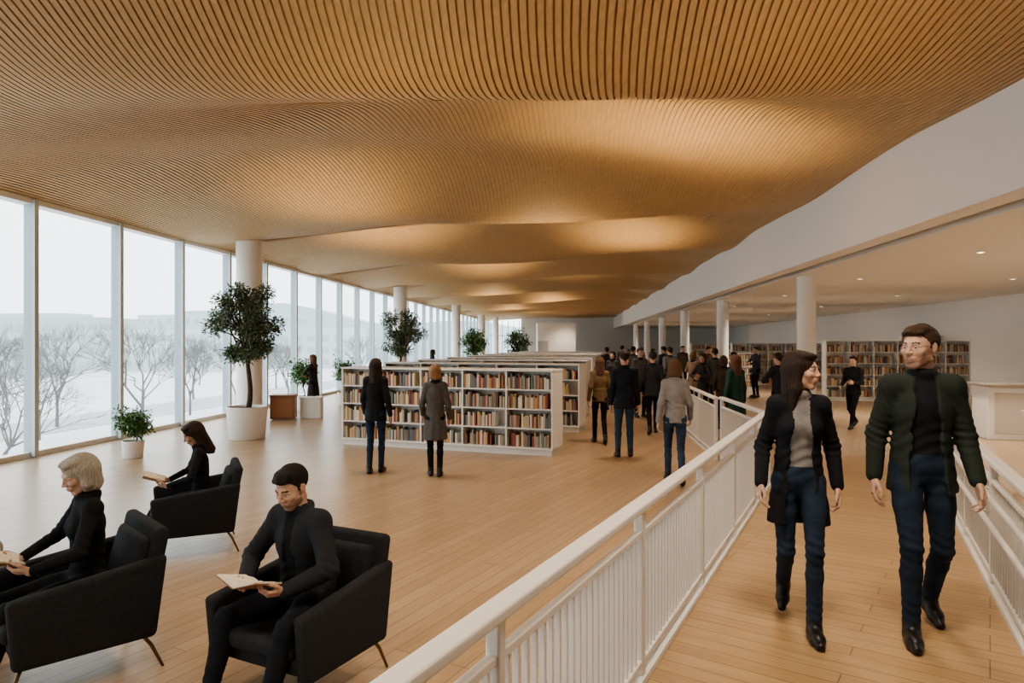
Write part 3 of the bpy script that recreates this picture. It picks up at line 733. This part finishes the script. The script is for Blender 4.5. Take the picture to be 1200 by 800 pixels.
# ------------------------------------------------------------ armchairs
FAB=mat('armchair_charcoal_fabric',(.030,.032,.037),.9,.5,350,var=.15,vscale=40,spec=.25)
LEG=mat('armchair_bronze_leg',(.20,.13,.08),.35,metal=.8)
def rhex(E,name,c8,bev,m=FAB):
    bm=bmesh.new(); v=[bm.verts.new(p) for p in c8]
    for f in ((0,3,2,1),(4,5,6,7),(0,1,5,4),(1,2,6,5),(2,3,7,6),(3,0,4,7)): bm.faces.new([v[i] for i in f])
    bmesh.ops.bevel(bm,geom=list(bm.edges),offset=bev,segments=4,profile=.5,affect='EDGES')
    bmesh.ops.recalc_face_normals(bm,faces=bm.faces)
    me=bpy.data.meshes.new(name); bm.to_mesh(me); bm.free(); me.materials.append(m)
    me.polygons.foreach_set('use_smooth',[True]*len(me.polygons))
    o=bpy.data.objects.new(name,me); COL.objects.link(o); o.parent=E; return o
def armchair(x,y,face,s=1.0):
    E=empty('armchair',place(x,y,0,math.atan2(-face[0],face[1]))@Matrix.Scale(s,4))
    rhex(E,'seat_base',[(-.31,-.30,.24),(.31,-.30,.24),(.31,.33,.25),(-.31,.33,.25),(-.31,-.30,.33),(.31,-.30,.33),(.31,.34,.34),(-.31,.34,.34)],.02)
    rhex(E,'seat_cushion',[(-.29,-.27,.31),(.29,-.27,.31),(.29,.37,.325),(-.29,.37,.325),(-.29,-.27,.40),(.29,-.27,.40),(.29,.37,.43),(-.29,.37,.43)],.04)
    rhex(E,'backrest',[(-.35,-.35,.24),(.35,-.35,.24),(.34,-.26,.24),(-.34,-.26,.24),(-.35,-.47,.83),(.35,-.47,.83),(.34,-.39,.84),(-.34,-.39,.84)],.035)
    rhex(E,'back_cushion',[(-.28,-.30,.38),(.28,-.30,.38),(.27,-.21,.38),(-.27,-.21,.38),(-.28,-.41,.77),(.28,-.41,.77),(.27,-.33,.77),(-.27,-.33,.77)],.035)
    for sd in(-1,1):
        a,b=(-.375,-.30) if sd<0 else (.30,.375)
        rhex(E,'arm_left' if sd<0 else 'arm_right',[(a,-.38,.20),(b,-.38,.20),(b,.33,.20),(a,.33,.20),(a-.01*(sd<0),-.44,.68),(b+.01*(sd>0),-.44,.68),(b+.01*(sd>0),.36,.58),(a-.01*(sd<0),.36,.58)],.03)
    b=MB()
    for sx in(-1,1):
        b.tube([(sx*.30,.26,.26),(sx*.325,.31,.14),(sx*.34,.36,.0)],[.013,.011,.008],10)
        b.tube([(sx*.30,-.28,.26),(sx*.325,-.36,.14),(sx*.34,-.42,.0)],[.013,.011,.008],10)
        b.tube([(sx*.30,.28,.235),(sx*.30,-.30,.235)],.010,8)
    b.obj('legs',[LEG],E,smooth=True)
    return E
def seated(ankL=(-.13,.50,.08),ankR=(.13,.46,.08),**k):
    d=dict(pelvis=(0,-.10,.525),pitch=-.10,aL=ankL,aR=ankR,kL=(-.15,.4,1),kR=(.15,.4,1),wL=(-.17,.22,.70),wR=(.17,.22,.70),
      eL=(-1,-.4,-.5),eR=(1,-.4,-.5),pnL=(.5,-.2,.8),pnR=(-.5,-.2,.8),hdL=(.45,.8,.05),hdR=(-.45,.8,.05),cL='hold',cR='hold',hp=.55,hipyaw=0)
    d.update(k); return d
fm=nrm((-.45,-.89)); armchair(-1.19,3.80,fm,.93)
o=person('seated_man_reading',(-1.19,3.80),fm,1.63,'m',seated(ankL=(-.19,.44,.08),ankR=(.20,.48,.08),pelvis=(0,-.08,.515),pitch=.14,hp=.42,wL=(-.155,.26,.665),wR=(.155,.26,.665),kL=(-.35,.4,1),kR=(.35,.4,1)),top=BLACK,pants=(.014,.016,.022),coat=(.024,.026,.032),open_=.05,hair='short',hairc=(.018,.012,.009),beard=True,h=.0085,collar=True,girth=1.10)
open_book(o.matrix_world,(0,.38,.695),.30)
fw=nrm((-.72,-.69)); armchair(-2.58,3.98,fw,.97)
o=person('seated_woman_reading',(-2.58,3.98),fw,1.64,'f',seated(ankL=(-.14,.46,.08),ankR=(.10,.50,.08),pitch=.0,hp=.38,yaw=.12),top=(.016,.017,.020),pants=(.012,.013,.016),hair='bob',hairc=(.50,.46,.40),skin=(.58,.38,.29),h=.0085,girth=1.10)
open_book(o.matrix_world,(0,.36,.725),.3)
f2=nrm((-.90,-.43)); armchair(-2.98,6.35,f2,.92)
o=person('seated_woman_reading',(-2.98,6.35),f2,1.54,'f',seated(ankL=(-.06,.60,.08),ankR=(.14,.52,.08),pitch=.05,hp=.5,fpL=.25,yaw=.15),top=(.016,.016,.018),pants=(.014,.015,.018),hair='long',hairc=(.035,.02,.014),h=.010)
open_book(o.matrix_world,(0,.36,.735),.35)
person('seated_child',(-3.50,4.65),nrm((.2,-1)),1.15,'f',dict(pelvis=(0,0,.11),pitch=.2,aL=(-.1,.62,.10),aR=(.15,.55,.10),kL=(0,.2,1),kR=(.3,.2,1),wL=(-.14,.32,.30),wR=(.16,.32,.30),hp=.3,pnL=(0,0,-1),pnR=(0,0,-1)),top=(.35,.34,.33),pants=(.05,.05,.06),hair='bob',hairc=(.45,.43,.40),h=.012)
fc=nrm((-.30,-.95))
person('walking_woman',(1.74,4.15,wz),fc,1.69,'f',dict(pelvis=(0,0,.905),aL=(-.07,.20,.082),fpL=.0,aR=(.07,-.26,.185),fpR=-.65,fyL=.1,fyR=-.15,wL=(-.225,.0,.88),wR=(.225,.10,.89),yaw=1.15,hp=.03,twist=.12,pitch=.02),
  top=(.24,.225,.22),pants=(.024,.038,.066),coat=(.016,.017,.021),hem=.64,open_=.078,hair='long',hairc=(.034,.018,.012),h=.0085,coatkind='knit')
person('walking_man',(2.43,4.05,wz),nrm((-.25,-.97)),1.83,'m',dict(pelvis=(0,0,.915),aR=(.10,.17,.082),fpR=.0,aL=(-.10,-.20,.13),fpL=-.35,wL=(-.245,.10,.88),wR=(.245,.0,.87),yaw=-.85,hp=.02),
  top=(.012,.014,.022),pants=(.020,.032,.054),coat=(.026,.034,.027),hem=.80,open_=.085,hair='short',hairc=(.060,.032,.018),beard=True,h=.0085,bulk=1.3,collar=True,glasses=True)
crossed=dict(wL=(-.08,.26,1.16),wR=(.08,.28,1.12),eL=(-1,-.3,-.4),eR=(1,-.3,-.4))
person('standing_woman',((440-600)/800*10.0,10.0),nrm((.05,1)),1.68,'f',dict(aL=(-.08,-.06,.08),aR=(.07,.07,.08),wL=(-.19,.12,.90),wR=(.23,.0,.88)),coat=BLACK,hem=.80,pants=(.025,.045,.08),hair='long',hairc=(.04,.022,.014),h=.012)
person('standing_woman',((510-600)/800*9.75,9.75),nrm((-.1,1)),1.60,'f',dict(aL=(-.07,.05,.08),aR=(.07,-.03,.08),wL=(-.20,.18,.95),wR=(.22,.08,.90),yaw=.15,hp=.2),coat=(.12,.115,.11),hem=.58,pants=(.012,.014,.02),hair='bob',hairc=(.34,.20,.10),h=.012)
walk1=dict(pelvis=(0,0,.915),aL=(-.08,.20,.085),aR=(.08,-.20,.13),fpR=-.4,wL=(-.23,-.05,.87),wR=(.22,.15,.90))
walk2=dict(pelvis=(0,0,.915),aL=(-.08,-.20,.13),fpL=-.4,aR=(.08,.20,.085),wL=(-.22,.15,.90),wR=(.23,-.05,.87))
def at(px,d): return ((px-600)/800*d,d)
CR=[
 ('walking_woman',at(703,12.9),(0,1),1.66,'f',walk1,dict(coat=(.17,.11,.06),hem=.84,pants=BLACK,hair='long',hairc=(.13,.065,.04),h=.0125)),
 ('standing_man',at(732,11.4),(.05,1),1.78,'m',dict(aL=(-.11,0,.08),aR=(.10,.05,.08)),dict(coat=(.016,.020,.030),hem=.80,pants=(.035,.07,.115),hair='short',h=.012)),
 ('walking_man',at(765,14.3),(.1,1),1.74,'m',walk2,dict(coat=(.025,.025,.03),hem=.80,pants=(.012,.012,.016),hair='short',h=.015)),
 ('walking_woman',at(791,9.2),(.15,1),1.70,'f',walk1,dict(top=(.28,.26,.25),pants=(.035,.06,.10),hair='bob',hairc=(.15,.075,.04),h=.012,coat=(.28,.26,.25),hem=.86)),
 ('standing_woman',at(862,12.2),(-.4,1),1.70,'f',dict(),dict(coat=(.018,.060,.046),hem=.62,pants=(.02,.02,.03),hair='long',hairc=(.12,.055,.03),h=.0125)),
 ('walking_man',at(1000,15.2),(-.75,-.6),1.64,'m',dict(pelvis=(0,0,.90),aL=(-.08,.28,.085),aR=(.08,-.28,.16),fpR=-.5,wL=(-.14,.28,1.10),wR=(.22,.15,1.0)),dict(coat=BLACK,hem=.8,pants=(.01,.01,.012),h=.014)),
 ('standing_man',at(913,13.6),(-.3,1),1.70,'m',crossed,dict(coat=(.025,.025,.03),hem=.75,pants=(.01,.01,.014),h=.016)),
 ('standing_woman',at(367,18.2),(-.9,.3),1.60,'f',crossed,dict(coat=(.035,.03,.03),hem=.55,pants=(.012,.014,.02),hair='long',hairc=(.16,.07,.035),h=.015)),
 ('standing_woman',at(824,16.5),(-.6,-.6),1.66,'f',crossed,dict(coat=(.05,.05,.052),hem=.7,pants=BLACK,hair='long',hairc=(.06,.03,.02),h=.018)),
 ('walking_man',at(838,18),(.2,1),1.78,'m',walk1,dict(coat=(.08,.09,.07),hem=.8,pants=NAVY,h=.018)),
 ('standing_woman',at(812,19),(.6,.6),1.66,'f',crossed,dict(coat=(.28,.20,.14),hem=.7,pants=BLACK,hair='bob',hairc=(.2,.1,.05),h=.018)),
 ('standing_man',at(750,17.5),(.3,-1),1.78,'m',dict(),dict(coat=(.13,.125,.12),hem=.8,pants=BLACK,h=.018)),
 ('standing_woman',at(718,19.5),(-.5,-1),1.68,'f',dict(),dict(coat=(.05,.05,.055),hem=.7,pants=NAVY,hair='long',hairc=(.05,.03,.02),h=.018)),
 ('standing_man',at(742,23),(.6,1),1.80,'m',walk2,dict(coat=(.08,.09,.11),hem=.8,pants=BLACK,h=.018)),
 ('standing_man',at(778,24),(-.6,1),1.78,'m',dict(),dict(coat=(.05,.055,.065),hem=.8,pants=BLACK,h=.018)),
 ('standing_woman',at(765,29),(.6,-1),1.68,'f',walk1,dict(coat=(.24,.09,.06),hem=.7,pants=BLACK,hair='long',h=.018)),
 ('standing_man',at(729,31),(.6,1),1.78,'m',dict(),dict(coat=(.05,.05,.05),hem=.8,pants=BLACK,h=.018)),
 ('standing_woman',at(752,36),(0,1),1.68,'f',dict(),dict(coat=(.2,.19,.17),hem=.7,pants=BLACK,hair='bob',h=.018)),
 ('standing_man',at(800,28),(0,-1),1.78,'m',dict(),dict(coat=(.08,.07,.05),hem=.8,pants=BLACK,h=.018)),
 ('standing_man',at(886,24),(-1,-.3),1.78,'m',crossed,dict(coat=(.05,.05,.07),hem=.8,pants=BLACK,h=.018)),
 ('standing_woman',at(507,26.2),(1,.3),1.66,'f',dict(),dict(coat=(.03,.03,.04),hem=.8,pants=BLACK,hair='long',h=.018)),
 ('walking_woman',at(848,15.2),(.3,1),1.64,'f',walk2,dict(coat=(.07,.05,.04),hem=.7,pants=BLACK,hair='bob',hairc=(.10,.05,.03),h=.018)),
 ('walking_man',at(785,20.5),(-.2,1),1.80,'m',walk1,dict(coat=(.16,.16,.17),hem=.8,pants=NAVY,h=.018)),
 ('standing_woman',at(736,27),(.2,-1),1.66,'f',crossed,dict(coat=(.24,.22,.19),hem=.7,pants=BLACK,hair='long',h=.018)),
 ('walking_man',at(711,25),(0,1),1.76,'m',walk2,dict(coat=(.05,.055,.07),hem=.8,pants=BLACK,h=.018)),
 ('standing_man',at(830,25),(.5,-1),1.76,'m',dict(),dict(coat=(.13,.06,.04),hem=.8,pants=BLACK,h=.018)),
 ('walking_woman',at(860,20),(-.5,1),1.66,'f',walk1,dict(coat=(.06,.06,.065),hem=.6,pants=BLACK,hair='long',h=.018)),
]
for nm,lc,fc_,H_,sx,ps,kw in CR: person(nm,lc,fc_,H_,sx,ps,**kw)
# ------------------------------------------------------------ lights
w=bpy.data.worlds.new('overcast_sky'); scene.world=w; w.use_nodes=True; nt=w.node_tree; bg=nt.nodes['Background']
tc=nt.nodes.new('ShaderNodeTexCoord'); sp=nt.nodes.new('ShaderNodeSeparateXYZ'); rp=nt.nodes.new('ShaderNodeValToRGB')
nt.links.new(tc.outputs['Generated'],sp.inputs[0]); nt.links.new(sp.outputs[2],rp.inputs[0]); nt.links.new(rp.outputs[0],bg.inputs[0])
rp.color_ramp.elements[0].position=0; rp.color_ramp.elements[0].color=(.78,.83,.85,1)
rp.color_ramp.elements[1].position=.6; rp.color_ramp.elements[1].color=(.96,.99,1,1)
bg.inputs[1].default_value=2.2
def light(kind,name,loc,energy,color=(1,1,1),target=None,**k):
    l=bpy.data.lights.new(name,kind); l.energy=energy; l.color=color
    for a,b_ in k.items(): setattr(l,a,b_)
    o=bpy.data.objects.new(name,l); COL.objects.link(o); o.location=loc
    if target is not None: o.rotation_euler=(Vector(target)-Vector(loc)).to_track_quat('-Z','Y').to_euler()
    return o
p=light('AREA','window_portal',(wl(33)-.25,33,2.15),1,shape='RECTANGLE',size=4.2,size_y=82)
p.rotation_euler=(0,math.radians(-90),math.atan2(-.0875,1)); p.data.cycles.is_portal=True
WARM=(1,.73,.43)
for (x,y,e,sz) in ((1.8,9.6,180,95),(3.4,10.3,150,90),(3.2,18.5,220,100),(-3.3,18.5,250,100),(-1.0,25.5,250,100),(.8,15,150,100),(2.5,30,240,110),(-1,36,240,110),(2.5,43,240,110),(0,51,240,110),(2,60,240,110),(-3.5,13,110,100),(-1,6.3,30,120),(2.5,5.5,30,120)):
    light('SPOT','uplight',(x,y,2.5),e,WARM,(x,y+.25,6),spot_size=math.radians(sz),spot_blend=1,shadow_soft_size=.25)
for d in (5,9,13,18,25,34,45,58):  # interior fill added along the lower ceiling's downlight rows
    light('SPOT','fill_spot',(fs(d)+2.2,d,3.45),330,(1,.89,.74),(fs(d)+2.2,d+.01,0),spot_size=math.radians(145),spot_blend=1,shadow_soft_size=.3)
    light('SPOT','fill_spot',(fs(d)+6,d,3.45),330,(1,.89,.74),(fs(d)+6,d+.01,0),spot_size=math.radians(145),spot_blend=1,shadow_soft_size=.3)
for (x,y,e) in ((1.5,3.0,240),(2.6,6.5,230),(2.2,12,220),(2.4,19,220),(2.8,28,240),(-1.8,6,160),(-2,10,160),(3,40,280),(3,54,420),(5,62.5,300),(-1.5,1.5,180)):  # added fill for the hall, no fixtures; far ones brighten its end
    light('SPOT','fill_spot',(x,y,4.1),e,(1,.84,.65),(x,y+.01,0),spot_size=math.radians(125),spot_blend=1,shadow_soft_size=.4)
# ------------------------------------------------------------ camera
cam=bpy.data.cameras.new('camera'); co=bpy.data.objects.new('camera',cam); COL.objects.link(co)
co.location=(0,0,1.9); co.rotation_euler=(math.radians(90),0,0); cam.lens=24; cam.sensor_width=36; cam.shift_y=0.0015; cam.clip_end=2000
scene.camera=co
scene.view_settings.view_transform='AgX'
scene.view_settings.look='AgX - Medium High Contrast'
scene.view_settings.exposure=0.75
